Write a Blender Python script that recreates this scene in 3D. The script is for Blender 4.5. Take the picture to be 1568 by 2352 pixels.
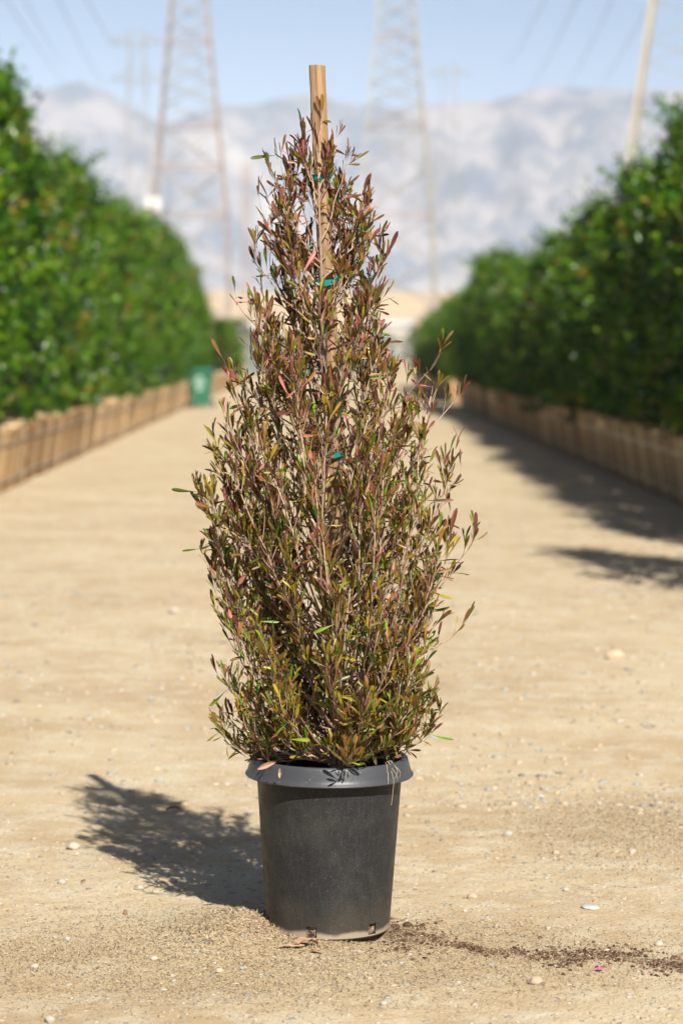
import bpy, math, random
import numpy as np
from mathutils import Vector, Matrix
random.seed(7); rng = np.random.default_rng(11)
S = bpy.context.scene
for o in list(bpy.data.objects): bpy.data.objects.remove(o)
COL = S.collection
R = math.radians
# ---------------------------------------------------------------- camera
CH = 1.47; PITCH = math.atan(366/5553); F = 5553.0
cam = bpy.data.cameras.new('camera'); co = bpy.data.objects.new('camera', cam); COL.objects.link(co)
co.location = (0, 0, CH); co.rotation_euler = (math.pi/2-PITCH, 0, 0)
cam.sensor_fit = 'VERTICAL'; cam.sensor_height = 36; cam.lens = 85
cam.clip_start = .1; cam.clip_end = 40000
cam.dof.use_dof = True; cam.dof.focus_distance = 6.08; cam.dof.aperture_fstop = 3.0
S.camera = co
# ---------------------------------------------------------------- light
SUN_EL = R(43.0); sx, sy = .80, -2.18
n_ = math.hypot(sx, sy); sx /= n_; sy /= n_
w = bpy.data.worlds.new('World'); S.world = w; w.use_nodes = True
nt = w.node_tree; nt.nodes.clear()
sky = nt.nodes.new('ShaderNodeTexSky'); sky.sky_type = 'NISHITA'; sky.sun_disc = False
sky.sun_elevation = SUN_EL; sky.sun_rotation = math.atan2(sx, sy)
sky.air_density = .7; sky.dust_density = 1.2; sky.ozone_density = 2.0; sky.altitude = 100
bg = nt.nodes.new('ShaderNodeBackground'); bg.inputs['Strength'].default_value = .05
wo = nt.nodes.new('ShaderNodeOutputWorld')
nt.links.new(sky.outputs[0], bg.inputs[0]); nt.links.new(bg.outputs[0], wo.inputs[0])
sl = bpy.data.lights.new('sun', 'SUN'); sl.energy = 5.0; sl.angle = R(.53); sl.color = (1, .955, .89)
so = bpy.data.objects.new('sun', sl); COL.objects.link(so)
sd = Vector((sx*math.cos(SUN_EL), sy*math.cos(SUN_EL), math.sin(SUN_EL)))
so.rotation_euler = sd.to_track_quat('Z', 'Y').to_euler()
S.view_settings.view_transform = 'Standard'; S.view_settings.look = 'None'
S.view_settings.exposure = 1.0; S.view_settings.gamma = 1
try: S.cycles.volume_bounces = 1
except Exception: pass

# ---------------------------------------------------------------- helpers
def ray(u, v):
    dx = (u-784)/F; dy = -(v-1176)/F
    return (dx, math.cos(PITCH)+dy*math.sin(PITCH), -math.sin(PITCH)+dy*math.cos(PITCH))
def at(u, v, Y):
    d = ray(u, v); t = Y/d[1]
    return Vector((d[0]*t, Y, CH+d[2]*t))
def gnd(u, v):
    d = ray(u, v); t = -CH/d[2]
    return Vector((d[0]*t, d[1]*t, 0))

def vnoise(x, y, scale, seed=0):
    x = np.asarray(x, float)*scale; y = np.asarray(y, float)*scale
    xi = np.floor(x).astype(np.int64); yi = np.floor(y).astype(np.int64); fx = x-xi; fy = y-yi
    fx = fx*fx*(3-2*fx); fy = fy*fy*(3-2*fy)
    def h(a, b):
        n = (a*374761393+b*668265263+seed*1442695041) & 0xffffffff
        n = ((n ^ (n >> 13))*1274126177) & 0xffffffff
        return ((n ^ (n >> 16)) & 0xffff)/65535.0
    return (h(xi, yi)*(1-fx)+h(xi+1, yi)*fx)*(1-fy)+(h(xi, yi+1)*(1-fx)+h(xi+1, yi+1)*fx)*fy
def fbm(x, y, scale, seed=0, oct=4):
    s = 0; a = .5
    for i in range(oct): s = s+a*vnoise(x, y, scale*2**i, seed+i*17); a *= .5
    return s

def tag(o, label=None, cat=None, group=None, kind=None):
    if label: o['label'] = label
    if cat: o['category'] = cat
    if group: o['group'] = group
    if kind: o['kind'] = kind
    return o
def empty(name, loc=(0, 0, 0), rz=0):
    o = bpy.data.objects.new(name, None); COL.objects.link(o); o.location = loc; o.rotation_euler = (0, 0, rz)
    o.empty_display_size = .1
    return o
def link(name, me, parent=None, loc=None):
    o = bpy.data.objects.new(name, me); COL.objects.link(o)
    if parent is not None: o.parent = parent
    if loc is not None: o.location = loc
    return o
class MB:
    def __init__(s): s.v = []; s.f = []; s.c = []; s.mi = []
    def add(s, vs, fs, col=None):
        b = len(s.v); s.v.extend([tuple(p) for p in vs]); s.f.extend([tuple(i+b for i in f) for f in fs])
        if col is not None: s.c.extend([col]*len(vs))
    def box(s, c, d, col=None, M=None):
        cx, cy, cz = c; x, y, z = d[0]/2, d[1]/2, d[2]/2
        vs = [Vector((i*x, j*y, k*z)) for i in (-1, 1) for j in (-1, 1) for k in (-1, 1)]
        if M is not None: vs = [M @ p for p in vs]
        vs = [p+Vector(c) for p in vs]
        s.add(vs, [(0, 1, 3, 2), (4, 6, 7, 5), (0, 4, 5, 1), (2, 3, 7, 6), (0, 2, 6, 4), (1, 5, 7, 3)], col)
    def tube(s, pts, rad, n=5, col=None, cap=True):
        pts = [Vector(p) for p in pts]; vs = []; fs = []
        t0 = (pts[1]-pts[0]).normalized(); a = t0.orthogonal().normalized()
        for i, p in enumerate(pts):
            t = (pts[min(i+1, len(pts)-1)]-pts[max(i-1, 0)]).normalized()
            a = (a-t*a.dot(t)); a = a.normalized() if a.length > 1e-6 else t.orthogonal().normalized()
            b = t.cross(a); r = rad[i] if hasattr(rad, '__len__') else rad
            for k in range(n):
                g = 2*math.pi*k/n; vs.append(p+(a*math.cos(g)+b*math.sin(g))*r)
        for i in range(len(pts)-1):
            for k in range(n):
                fs.append((i*n+k, i*n+(k+1) % n, (i+1)*n+(k+1) % n, (i+1)*n+k))
        if cap:
            fs.append(tuple(reversed(range(n)))); m = (len(pts)-1)*n; fs.append(tuple(m+k for k in range(n)))
        s.add(vs, fs, col)
    def mesh(s, name, mat, smooth=False):
        me = bpy.data.meshes.new(name); me.from_pydata(s.v, [], s.f)
        if s.c:
            a = me.color_attributes.new('Col', 'FLOAT_COLOR', 'POINT')
            a.data.foreach_set('color', np.array([(c[0], c[1], c[2], 1) for c in s.c], dtype=np.float32).ravel())
        if mat: me.materials.append(mat)
        if smooth: me.polygons.foreach_set('use_smooth', [True]*len(me.polygons))
        me.update(); return me
    def build(s, name, mat, parent=None, smooth=False, loc=None):
        return link(name, s.mesh(name, mat, smooth), parent, loc)
def npmesh(name, V, Fc, mat, C=None, smooth=False):
    me = bpy.data.meshes.new(name); k = Fc.shape[1]
    me.vertices.add(len(V)); me.vertices.foreach_set('co', V.astype(np.float32).ravel())
    me.loops.add(Fc.size); me.loops.foreach_set('vertex_index', Fc.astype(np.int32).ravel())
    me.polygons.add(len(Fc)); me.polygons.foreach_set('loop_start', np.arange(0, Fc.size, k, dtype=np.int32))
    me.update(calc_edges=True)
    if C is not None:
        a = me.color_attributes.new('Col', 'FLOAT_COLOR', 'POINT')
        a.data.foreach_set('color', np.hstack([C, np.ones((len(C), 1))]).astype(np.float32).ravel())
    me.materials.append(mat)
    if smooth: me.polygons.foreach_set('use_smooth', [True]*len(me.polygons))
    me.validate(); return me

# ---------------------------------------------------------------- materials
def new_mat(name):
    m = bpy.data.materials.new(name); m.use_nodes = True; nt = m.node_tree
    return m, nt, nt.nodes['Principled BSDF']
def N(nt, t, **kw):
    n = nt.nodes.new(t)
    for k, v in kw.items():
        if k in n.inputs: n.inputs[k].default_value = v
        else: setattr(n, k, v)
    return n
def mix(nt, fac, a, b, mode='MIX'):
    n = nt.nodes.new('ShaderNodeMix'); n.data_type = 'RGBA'; n.blend_type = mode
    for s, val in ((0, fac), (6, a), (7, b)):
        if isinstance(val, bpy.types.NodeSocket): nt.links.new(val, n.inputs[s])
        elif s == 0: n.inputs[0].default_value = val
        else: n.inputs[s].default_value = (*val, 1)
    return n.outputs[2]
def noise(nt, scale, detail=4, vec=None, rough=.55):
    n = nt.nodes.new('ShaderNodeTexNoise'); n.inputs['Scale'].default_value = scale
    n.inputs['Detail'].default_value = detail; n.inputs['Roughness'].default_value = rough
    if vec: nt.links.new(vec, n.inputs['Vector'])
    return n.outputs['Fac']
def ramp(nt, src, p0, p1, c0=(0, 0, 0), c1=(1, 1, 1)):
    n = nt.nodes.new('ShaderNodeValToRGB'); n.color_ramp.elements[0].position = p0; n.color_ramp.elements[1].position = p1
    n.color_ramp.elements[0].color = (*c0, 1); n.color_ramp.elements[1].color = (*c1, 1)
    nt.links.new(src, n.inputs[0]); return n.outputs[0]
def attr(nt, name):
    n = nt.nodes.new('ShaderNodeAttribute'); n.attribute_name = name; return n
def coord(nt, scale=(1, 1, 1), kind='Object'):
    t = nt.nodes.new('ShaderNodeTexCoord'); m = nt.nodes.new('ShaderNodeMapping'); m.inputs['Scale'].default_value = scale
    nt.links.new(t.outputs[kind], m.inputs[0]); return m.outputs[0]
def bump(nt, bsdf, h, strength=.3, dist=.01):
    b = nt.nodes.new('ShaderNodeBump'); b.inputs['Strength'].default_value = strength; b.inputs['Distance'].default_value = dist
    nt.links.new(h, b.inputs['Height']); nt.links.new(b.outputs[0], bsdf.inputs['Normal'])
def simple(name, col, rough=.6, metal=0, var=.25, scale=8, spec=.5, b=0):
    m, nt, p = new_mat(name); v = coord(nt)
    f = noise(nt, scale, 5, v)
    c = mix(nt, f, tuple(x*(1-var) for x in col), tuple(min(1, x*(1+var)) for x in col))
    nt.links.new(c, p.inputs['Base Color']); p.inputs['Roughness'].default_value = rough; p.inputs['Metallic'].default_value = metal
    p.inputs['Specular IOR Level'].default_value = spec
    if b: bump(nt, p, noise(nt, scale*6, 4, v), b, .004)
    return m
def vcol(name, rough=.6, spec=.5, var=.0, scale=30, trans=0, bumps=0, tcol=1.0):
    m, nt, p = new_mat(name); a = attr(nt, 'Col'); c = a.outputs['Color']
    if var:
        f = noise(nt, scale, 4, coord(nt)); c = mix(nt, ramp(nt, f, .3, .7, (1-var,)*3, (1+var*.6,)*3), (0, 0, 0), (1, 1, 1)) if False else mix(nt, 1.0, c, ramp(nt, f, .3, .7, (1-var,)*3, (1,)*3), 'MULTIPLY')
    nt.links.new(c, p.inputs['Base Color']); p.inputs['Roughness'].default_value = rough
    p.inputs['Specular IOR Level'].default_value = spec
    if bumps: bump(nt, p, noise(nt, scale*3, 3, coord(nt)), bumps, .002)
    if trans:
        tr = nt.nodes.new('ShaderNodeBsdfTranslucent'); ms = nt.nodes.new('ShaderNodeMixShader'); ms.inputs[0].default_value = trans
        tc = mix(nt, 1.0, c, (1.3*tcol, 1.5*tcol, .5*tcol), 'MULTIPLY'); nt.links.new(tc, tr.inputs[0])
        nt.links.new(p.outputs[0], ms.inputs[1]); nt.links.new(tr.outputs[0], ms.inputs[2])
        nt.links.new(ms.outputs[0], nt.nodes['Material Output'].inputs[0])
    return m

# ---------------------------------------------------------------- ground
PX, PY = at(753, 2000, 6.13).x, 6.13         # pot centre
trail = [gnd(*p) for p in ((900, 2135), (930, 2150), (1010, 2160), (1100, 2185), (1200, 2190), (1300, 2200), (1400, 2192), (1480, 2205), (1600, 2228))]
trailw = [.04, .055, .02, .018, .02, .036, .036, .036, .05]
def seg_mask(x, y, pts, ws):
    best = np.zeros_like(x)
    for i in range(len(pts)-1):
        a, b = pts[i], pts[i+1]; dx, dy = b.x-a.x, b.y-a.y; L = dx*dx+dy*dy
        t = np.clip(((x-a.x)*dx+(y-a.y)*dy)/L, 0, 1)
        d = np.hypot(x-(a.x+t*dx), (y-(a.y+t*dy))*.55); wd = ws[i]*(1-t)+ws[i+1]*t
        best = np.maximum(best, np.exp(-(d/wd)**2))
    return best
ls = [gnd(-40, 2120), gnd(60, 2108), gnd(140, 2092), gnd(230, 2075)]
def soilmask(x, y):
    m = seg_mask(x, y, trail, trailw)*(.35+.9*vnoise(x, y, 26, 3))
    m2 = seg_mask(x, y, ls, [.08, .07, .07, .05])*(.1+.6*vnoise(x, y, 20, 5))
    return np.clip(np.maximum(m, m2*.62), 0, 1)
gp = gnd(1480, 1890); gp2 = gnd(80, 1262)
def littermask(x, y):
    n = fbm(x, y, 2.2, 9, 3)
    a = np.exp(-(((x-PX+.35)/.75)**2+((y-5.85)/.42)**2)**1.3)
    b = np.exp(-(((x-.25)/.9)**2+((y-5.75)/.34)**2)**1.5)*.75
    c = np.exp(-(((x-gp.x)/.5)**2+((y-gp.y)/.5)**2))*.9
    return np.clip((a+b+c)*(.25+1.6*n)-.06, 0, 1)
def gh(x, y):
    z = (fbm(x, y, .7, 1, 2)-.37)*.035+(fbm(x, y, 3.2, 21, 4)-.46)*.015
    z = z+(fbm(x, y, 28, 31, 2)-.37)*.008*np.exp(-np.maximum(0, y-9)/4)
    near = np.exp(-((x-PX)**2+(y-PY)**2)/.34**2)
    z = z*(1-near*.9)
    z = z+.036*np.exp(-(((x-PX+.235)/.10)**2+((y-PY+.03)/.16)**2))+.012*np.exp(-(((x-PX+.36)/.2)**2+((y-PY+.1)/.2)**2))
    z = z-.030*np.exp(-(((x-PX-.075)/.085)**2+((y-PY+.085)/.06)**2)**2)
    return z
def spaced(lo, hi, step, far_lo, far_hi, g=1.09):
    a = list(np.arange(lo, hi, step)); s = step; v = a[-1]
    while v < far_hi: s *= g; v += s; a.append(v)
    s = step; v = lo; pre = []
    while v > far_lo: s *= g; v -= s; pre.append(v)
    return np.array(pre[::-1]+a)
xs = spaced(-1.15, 1.15, .012, -2400, 2400, 1.10); ys = spaced(5.0, 7.6, .014, -300, 8300, 1.05)
X, Y = np.meshgrid(xs, ys); Z = gh(X, Y)*np.exp(-np.maximum(0, np.hypot(X, Y-6)-60)/60)
nx, ny = len(xs), len(ys); idx = np.arange(nx*ny).reshape(ny, nx)
Fc = np.stack([idx[:-1, :-1], idx[:-1, 1:], idx[1:, 1:], idx[1:, :-1]], -1).reshape(-1, 4)
sm = soilmask(X.ravel(), Y.ravel()); lm = littermask(X.ravel(), Y.ravel())
gr = np.exp(-(((X.ravel()-gp2.x)/.42)**2+((Y.ravel()-gp2.y)/.25)**2))*vnoise(X.ravel(), Y.ravel(), 5, 77)
gm, nt, p = new_mat('dusty_sand'); v = coord(nt)
n1 = noise(nt, .55, 5, v); n2 = noise(nt, 6, 6, v, .65); n3 = noise(nt, 90, 4, v, .7)
sv = coord(nt, (.7, 1.0, 1)); n4 = noise(nt, 1.3, 7, sv, .68)
c = mix(nt, ramp(nt, n1, .35, .65), (0.378, 0.291, 0.176), (0.432, 0.352, 0.229))
c = mix(nt, ramp(nt, n4, .42, .62), c, (0.340, 0.254, 0.149))
c = mix(nt, ramp(nt, n2, .45, .75), c, (0.454, 0.401, 0.298))
pm = N(nt, 'ShaderNodeMath', operation='MULTIPLY'); nt.links.new(ramp(nt, noise(nt, .8, 3, v), .42, .62), pm.inputs[0])
vo = nt.nodes.new('ShaderNodeTexVoronoi'); vo.inputs['Scale'].default_value = 46; nt.links.new(v, vo.inputs['Vector'])
nt.links.new(ramp(nt, vo.outputs['Distance'], .12, .34, (1,)*3, (0,)*3), pm.inputs[1])
pf = N(nt, 'ShaderNodeMath', operation='MULTIPLY'); nt.links.new(pm.outputs[0], pf.inputs[0])
sep = nt.nodes.new('ShaderNodeSeparateColor'); nt.links.new(vo.outputs['Color'], sep.inputs[0]); nt.links.new(ramp(nt, sep.outputs[0], .5, .62), pf.inputs[1])
c = mix(nt, pf.outputs[0], c, (.50, .47, .40))
c = mix(nt, ramp(nt, n3, .3, .5, (.75,)*3, (0,)*3), c, (0.237, 0.172, 0.095))
A = attr(nt, 'Col'); sp = nt.nodes.new('ShaderNodeSeparateColor'); nt.links.new(A.outputs['Color'], sp.inputs[0])
c = mix(nt, ramp(nt, sp.outputs[1], 0, 1, (0,)*3, (.45,)*3), c, (0.309, 0.239, 0.134))
c = mix(nt, ramp(nt, sp.outputs[0], .25, .7, (0,)*3, (.7,)*3), c, (.075, .04, .022))
c = mix(nt, ramp(nt, sp.outputs[2], .2, .8, (0,)*3, (.7,)*3), c, (.16, .19, .06))
nt.links.new(c, p.inputs['Base Color']); p.inputs['Roughness'].default_value = .95; p.inputs['Specular IOR Level'].default_value = .08
ad = N(nt, 'ShaderNodeMath', operation='ADD'); nt.links.new(n3, ad.inputs[0]); nt.links.new(n2, ad.inputs[1])
bump(nt, p, ad.outputs[0], .55, .012)
ground = link('ground', npmesh('ground', np.stack([X.ravel(), Y.ravel(), Z.ravel()], 1), Fc, gm, np.stack([sm, lm, gr], 1), True))
tag(ground, kind='structure')

# loose straw chips, gravel and soil crumbs (stuff)
def scatter_flakes(name, n, xr, yr, mask, mat, lr, wr, pal, label, cat, zoff=.0015, tilt=.35, seed=1, dens_pow=1.0):
    r = np.random.default_rng(seed)
    x = r.uniform(*xr, n); y = r.uniform(*yr, n); k = r.random(n) < mask(x, y)**dens_pow
    k &= np.hypot(x-PX, y-PY) > .158
    x, y = x[k], y[k]; n = len(x); z = gh(x, y)+zoff
    L = r.uniform(*lr, n)/2*np.exp(r.normal(0, .25, n)); W = r.uniform(*wr, n)/2; T = W*.45
    a = r.uniform(0, math.pi, n); ti = r.normal(0, tilt, n); ro = r.normal(0, .5, n)
    ca, sa = np.cos(a), np.sin(a); ct, st = np.cos(ti), np.sin(ti)
    ax = np.stack([ca*ct, sa*ct, st], 1); s0 = np.stack([-sa, ca, 0*sa], 1); up = np.cross(ax, s0)
    side = s0*np.cos(ro)[:, None]+up*np.sin(ro)[:, None]; nn = np.cross(ax, side)
    C0 = np.stack([x, y, z+np.abs(st)*L*.6], 1)
    # wedge flake : 2 end points, 2 side points, top and bottom ridge
    P = [C0-ax*L[:, None], C0+ax*L[:, None], C0+side*W[:, None]-ax*(L*.2)[:, None], C0-side*W[:, None]+ax*(L*.25)[:, None], C0+nn*T[:, None], C0-nn*T[:, None]]
    V = np.stack(P, 1).reshape(-1, 3)
    f = np.array([(0, 2, 4), (2, 1, 4), (1, 3, 4), (3, 0, 4), (2, 0, 5), (1, 2, 5), (3, 1, 5), (0, 3, 5)])
    Fa = (np.arange(n)[:, None, None]*6+f[None]).reshape(-1, 3)
    pal = np.array(pal); c = pal[r.integers(0, len(pal), n)]*r.uniform(.75, 1.25, (n, 1)); C = np.repeat(c, 6, 0)
    return tag(link(name, npmesh(name, V, Fa, mat, C)), label, cat, kind='stuff')
def scatter_stones(name, n, xr, yr, mask, mat, sr, pal, label, cat, seed=1, flat=.6):
    r = np.random.default_rng(seed)
    x = r.uniform(*xr, n); y = r.uniform(*yr, n); k = r.random(n) < mask(x, y)
    k &= np.hypot(x-PX, y-PY) > .165
    x, y = x[k], y[k]; n = len(x); s = sr[0]+(sr[1]-sr[0])*r.random(n)**5; z = gh(x, y)+s*flat*.05
    b = [(1, 0, 0), (-1, 0, 0), (0, 1, 0), (0, -1, 0), (0, 0, 1), (0, 0, -1)]
    b += [(i*.62, j*.62, k2*.62) for i in (-1, 1) for j in (-1, 1) for k2 in (-1, 1)]
    b = np.array(b, float)
    f = []
    def corner(i, j, k2): return 6+(i > 0)*4+(j > 0)*2+(k2 > 0)
    for ax_ in range(3):
        for sg in (-1, 1):
            o1, o2 = [q for q in range(3) if q != ax_]; ring = []
            for s1, s2 in ((-1, -1), (1, -1), (1, 1), (-1, 1)):
                cc = [0, 0, 0]; cc[ax_] = sg; cc[o1] = s1; cc[o2] = s2; ring.append(corner(*cc))
            cen = ax_*2+(0 if sg > 0 else 1)
            fl = (sg > 0) != (ax_ == 1)
            for q in range(4):
                t = (cen, ring[q], ring[(q+1) % 4]); f.append(t if fl else t[::-1])
    f = np.array(f)
    J = b[None]*(1+r.uniform(-.22, .22, (n, 14, 1))); J = J*np.stack([r.uniform(.8, 1.5, n), r.uniform(.7, 1.1, n), r.uniform(.45, .9, n)*flat/.6], 1)[:, None, :]
    a = r.uniform(0, 6.28, n); ca, sa = np.cos(a)[:, None], np.sin(a)[:, None]
    V = np.stack([J[..., 0]*ca-J[..., 1]*sa, J[..., 0]*sa+J[..., 1]*ca, J[..., 2]], -1)*s[:, None, None]/1+np.stack([x, y, z], 1)[:, None, :]
    Fa = (np.arange(n)[:, None, None]*14+f[None]).reshape(-1, 3)
    pal = np.array(pal); c = pal[r.integers(0, len(pal), n)]*r.uniform(.8, 1.2, (n, 1)); C = np.repeat(c, 14, 0)
    return tag(link(name, npmesh(name, V.reshape(-1, 3), Fa, mat, C)), label, cat, kind='stuff')
m_chip = vcol('straw_chip', .85, .2); m_stone = vcol('stone', .8, .3, var=.3, scale=60)
straw = [(.52, .40, .25), (.47, .35, .21), (.56, .45, .30), (.40, .28, .16), (.50, .385, .245), (.08, .05, .03), (.40, .30, .19), (.15, .1, .06), (.06, .035, .02)]  # chip tones; the darkest ones imitate shadow gaps between flakes
scatter_flakes('straw_litter', 300000, (-1.3, 1.6), (5.1, 8.2), lambda x, y: littermask(x, y)*.85+.03*(y < 7.2), m_chip, (.004, .013), (.0009, .0022), straw,
               'fine chopped straw and bark chips strewn on the sand round the pot', 'litter', seed=3)
scatter_flakes('straw_mound', 14000, (PX-.55, PX+.22), (5.78, 6.25), lambda x, y: np.exp(-(((x-PX+.22)/.17)**2+((y-6.02)/.13)**2)), m_chip, (.006, .018), (.0009, .0026), straw,
               'heap of pale chips banked against the left foot of the pot', 'litter', seed=5, tilt=.6, zoff=.003)
stones = [(.39, .31, .21), (.34, .31, .25), (.27, .27, .24), (.40, .30, .2), (.40, .34, .26), (.34, .26, .17), (.22, .19, .16), (.37, .28, .18)]
def peb(x, y): return np.clip(fbm(x, y, 1.6, 41, 3)*2.6-.85, .06, 1)
scatter_stones('gravel', 34000, (-1.25, 1.25), (5.1, 8.2), peb, m_stone, (.001, .0085), stones, 'fine pale gravel bedded in the sand near the pot', 'gravel', 7, .34)
scatter_stones('coarse_gravel', 80000, (-3.2, 3.2), (7.6, 24), lambda x, y: np.clip(peb(x, y)*1.2+.1, 0, 1)*(np.abs(x) < y*.17)*(.4+.6*(y < 15)), m_stone, (.003, .018), stones, 'scattered pale gravel across the middle of the sandy lane', 'gravel', 9, .42)
soilc = [(.06, .03, .018), (.09, .05, .03), (.13, .08, .05), (.04, .022, .014)]
def sm2(x, y): return np.clip(seg_mask(x, y, trail, [t*1.25 for t in trailw])*(vnoise(x, y, 30, 3)*1.7-.35), 0, 1)
m_soil = vcol('potting_soil', .95, .1)
scatter_stones('soil_crumbs', 60000, (PX+.1, 1.0), (5.5, 6.3), sm2, m_soil, (.0012, .006), soilc, 'dark potting soil crumbs spilled in a trail to the right of the pot', 'soil', 13, .7)

# individual rocks
m_rock = vcol('rock', .8, .3, var=.35, scale=40, bumps=.4)
def rock(u, v, wpx, hpx, col, label, seed):
    g = gnd(u, v); sc = g.y*1.0/F; a = wpx*sc/2; h = hpx*sc*.55; r = random.Random(seed); mb = MB()
    import bmesh
    bm = bmesh.new(); bmesh.ops.create_icosphere(bm, subdivisions=3, radius=1)
    offs = [(Vector((r.uniform(-1, 1), r.uniform(-1, 1), r.uniform(-1, 1))).normalized(), r.uniform(.72, .95)) for _ in range(11)]
    for q in bm.verts:
        for n, d in offs:
            e = q.co.dot(n)-d
            if e > 0: q.co -= n*e*.9
        q.co = Vector((q.co.x*a, q.co.y*a*.75, q.co.z*h))
    me = bpy.data.meshes.new('rock'); bm.to_mesh(me); bm.free(); me.materials.append(m_rock)
    at_ = me.color_attributes.new('Col', 'FLOAT_COLOR', 'POINT'); at_.data.foreach_set('color', [*col, 1]*len(me.vertices))
    o = link('rock', me, loc=(g.x, g.y, float(gh(g.x, g.y))+h*.45)); o.rotation_euler = (r.uniform(-.15, .15), r.uniform(-.15, .15), r.uniform(-.4, .4))
    return tag(o, label, 'rock', 'small rocks lying on the sand')
P1, P2, P3 = (.38, .29, .20), (.34, .31, .25), (.41, .35, .27)
rocks = [(170, 1947, 34, 22, P3, 'jagged whitish rock just left of the plant shadow'),
 (155, 2155, 18, 14, P2, 'small whitish pebble in the lower left among straw litter'),
 (143, 2026, 24, 16, P2, 'small grey rock left of the pot at the edge of the sand'),
 (320, 2040, 26, 14, P2, 'pale flat stone below the middle of the plant shadow'),
 (288, 2097, 13, 16, (.22, .12, .07), 'little dark brown clod lying left of the pot'),
 (1084, 2063, 27, 18, P1, 'tan loaf-shaped rock right of the pot'),
 (1067, 2092, 12, 9, P3, 'small white pebble just below the tan loaf-shaped rock'),
 (1299, 2042, 17, 11, P3, 'small white rock far right of the pot'),
 (1229, 2259, 36, 22, P1, 'smooth tan cobble in the lower right below the soil trail'),
 (1275, 1956, 20, 14, P1, 'tan rock in the gravel right of the pot at mid height'),
 (1452, 1955, 18, 15, P3, 'pale rock by the dry litter patch near the right edge'),
 (1355, 2088, 44, 12, (.35, .37, .33), 'flat greenish grey stone bedded in the sand on the right'),
 (882, 2307, 22, 14, P2, 'whitish grey pebble near the bottom just right of centre'),
 (936, 2103, 10, 8, P2, 'grey pebble beside the right foot of the pot'),
 (80, 2216, 20, 12, P3, 'pale pebble near the bottom left corner'),
 (355, 2200, 20, 12, P3, 'white pebble in the chips below left of the pot'),
 (505, 2228, 20, 12, P3, 'cream pebble in the chips nearly under the left of the pot'),
 (1165, 1915, 26, 18, P2, 'whitish rock among gravel right of the pot'),
 (1512, 2172, 22, 14, P3, 'pale rock at the right edge above the soil trail'),
 (400, 1410, 30, 18, P3, 'blurred white rock in the middle of the lane left of the plant'),
 (1410, 1518, 44, 26, (.55, .38, .26), 'blurred peach coloured rock lying on the lane to the right'),
 (115, 2345, 28, 24, P2, 'grey rock cut by the bottom edge at the left')]
for i, (u, v, a, b, c, l) in enumerate(rocks): rock(u, v, a, b, c, l, 100+i)
for i, (u, v, s, l) in enumerate([(937, 2128, 26, 'largest dark brown soil clod just right of the pot foot'),
                                  (1239, 2155, 12, 'small black soil clod above the soil trail'),
                                  (1308, 2232, 12, 'dark soil clod below the soil trail')]):
    o = rock(u, v, s, s*.55, (.07, .04, .022), l, 300+i); o.name = 'soil_clod'; o['category'] = 'soil clod'; o['group'] = 'dark clods of potting soil'

# ---------------------------------------------------------------- nursery pot
pot = tag(empty('nursery_pot', (PX, PY, 0)), 'scuffed black plastic nursery pot with a flared rim standing on sand', 'plant pot')
pot.rotation_euler = (0, R(.5), 0)
NS = 144
RB, RT, ZT = .1575, .1855, .428
m_pot, nt, p = new_mat('black_plastic'); v = coord(nt)
base = mix(nt, noise(nt, 14, 6, v, .65), (.009, .010, .0105), (.022, .023, .024))
st = coord(nt, (30, 30, 3)); base = mix(nt, ramp(nt, noise(nt, 6, 4, st), .5, .8, (0,)*3, (.28,)*3), base, (.058, .054, .045))
vs = nt.nodes.new('ShaderNodeTexVoronoi'); vs.inputs['Scale'].default_value = 150; nt.links.new(v, vs.inputs['Vector'])
spk = ramp(nt, vs.outputs['Distance'], .07, .16, (1,)*3, (0,)*3)
sc_ = nt.nodes.new('ShaderNodeSeparateColor'); nt.links.new(vs.outputs['Color'], sc_.inputs[0])
mm = N(nt, 'ShaderNodeMath', operation='MULTIPLY'); nt.links.new(spk, mm.inputs[0]); nt.links.new(ramp(nt, sc_.outputs[0], .60, .72), mm.inputs[1])
m4 = N(nt, 'ShaderNodeMath', operation='MULTIPLY'); nt.links.new(mm.outputs[0], m4.inputs[0]); nt.links.new(ramp(nt, noise(nt, 11, 4, v), .45, .62), m4.inputs[1])
base = mix(nt, m4.outputs[0], base, (.26, .23, .18))
base = mix(nt, ramp(nt, noise(nt, 7, 7, v, .75), .5, .72, (0,)*3, (.4,)*3), base, (.05, .047, .04))
base = mix(nt, ramp(nt, noise(nt, 380, 2, v, .6), .60, .72, (0,)*3, (.7,)*3), base, (.11, .10, .08))
vs2 = nt.nodes.new('ShaderNodeTexVoronoi'); vs2.inputs['Scale'].default_value = 420; nt.links.new(v, vs2.inputs['Vector'])
base = mix(nt, ramp(nt, vs2.outputs['Distance'], .1, .3, (.5,)*3, (0,)*3), base, (.06, .056, .047))
sx_ = nt.nodes.new('ShaderNodeSeparateXYZ'); nt.links.new(v, sx_.inputs[0])
dz = N(nt, 'ShaderNodeMath', operation='MULTIPLY_ADD'); dz.inputs[1].default_value = -1; nt.links.new(sx_.outputs[2], dz.inputs[0])
nn_ = N(nt, 'ShaderNodeMath', operation='MULTIPLY'); nt.links.new(noise(nt, 9, 6, v, .7), nn_.inputs[0]); nn_.inputs[1].default_value = .24; nt.links.new(nn_.outputs[0], dz.inputs[2])
base = mix(nt, ramp(nt, dz.outputs[0], .01, .15, (0,)*3, (.32,)*3), base, (.12, .09, .055))
nb = N(nt, 'ShaderNodeMath', operation='MULTIPLY_ADD'); nt.links.new(noise(nt, 12, 3, v), nb.inputs[0]); nb.inputs[1].default_value = .03; nt.links.new(sx_.outputs[2], nb.inputs[2])
base = mix(nt, ramp(nt, nb.outputs[0], .028, .036, (.85,)*3, (0,)*3), base, (.27, .22, .155))
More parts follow.
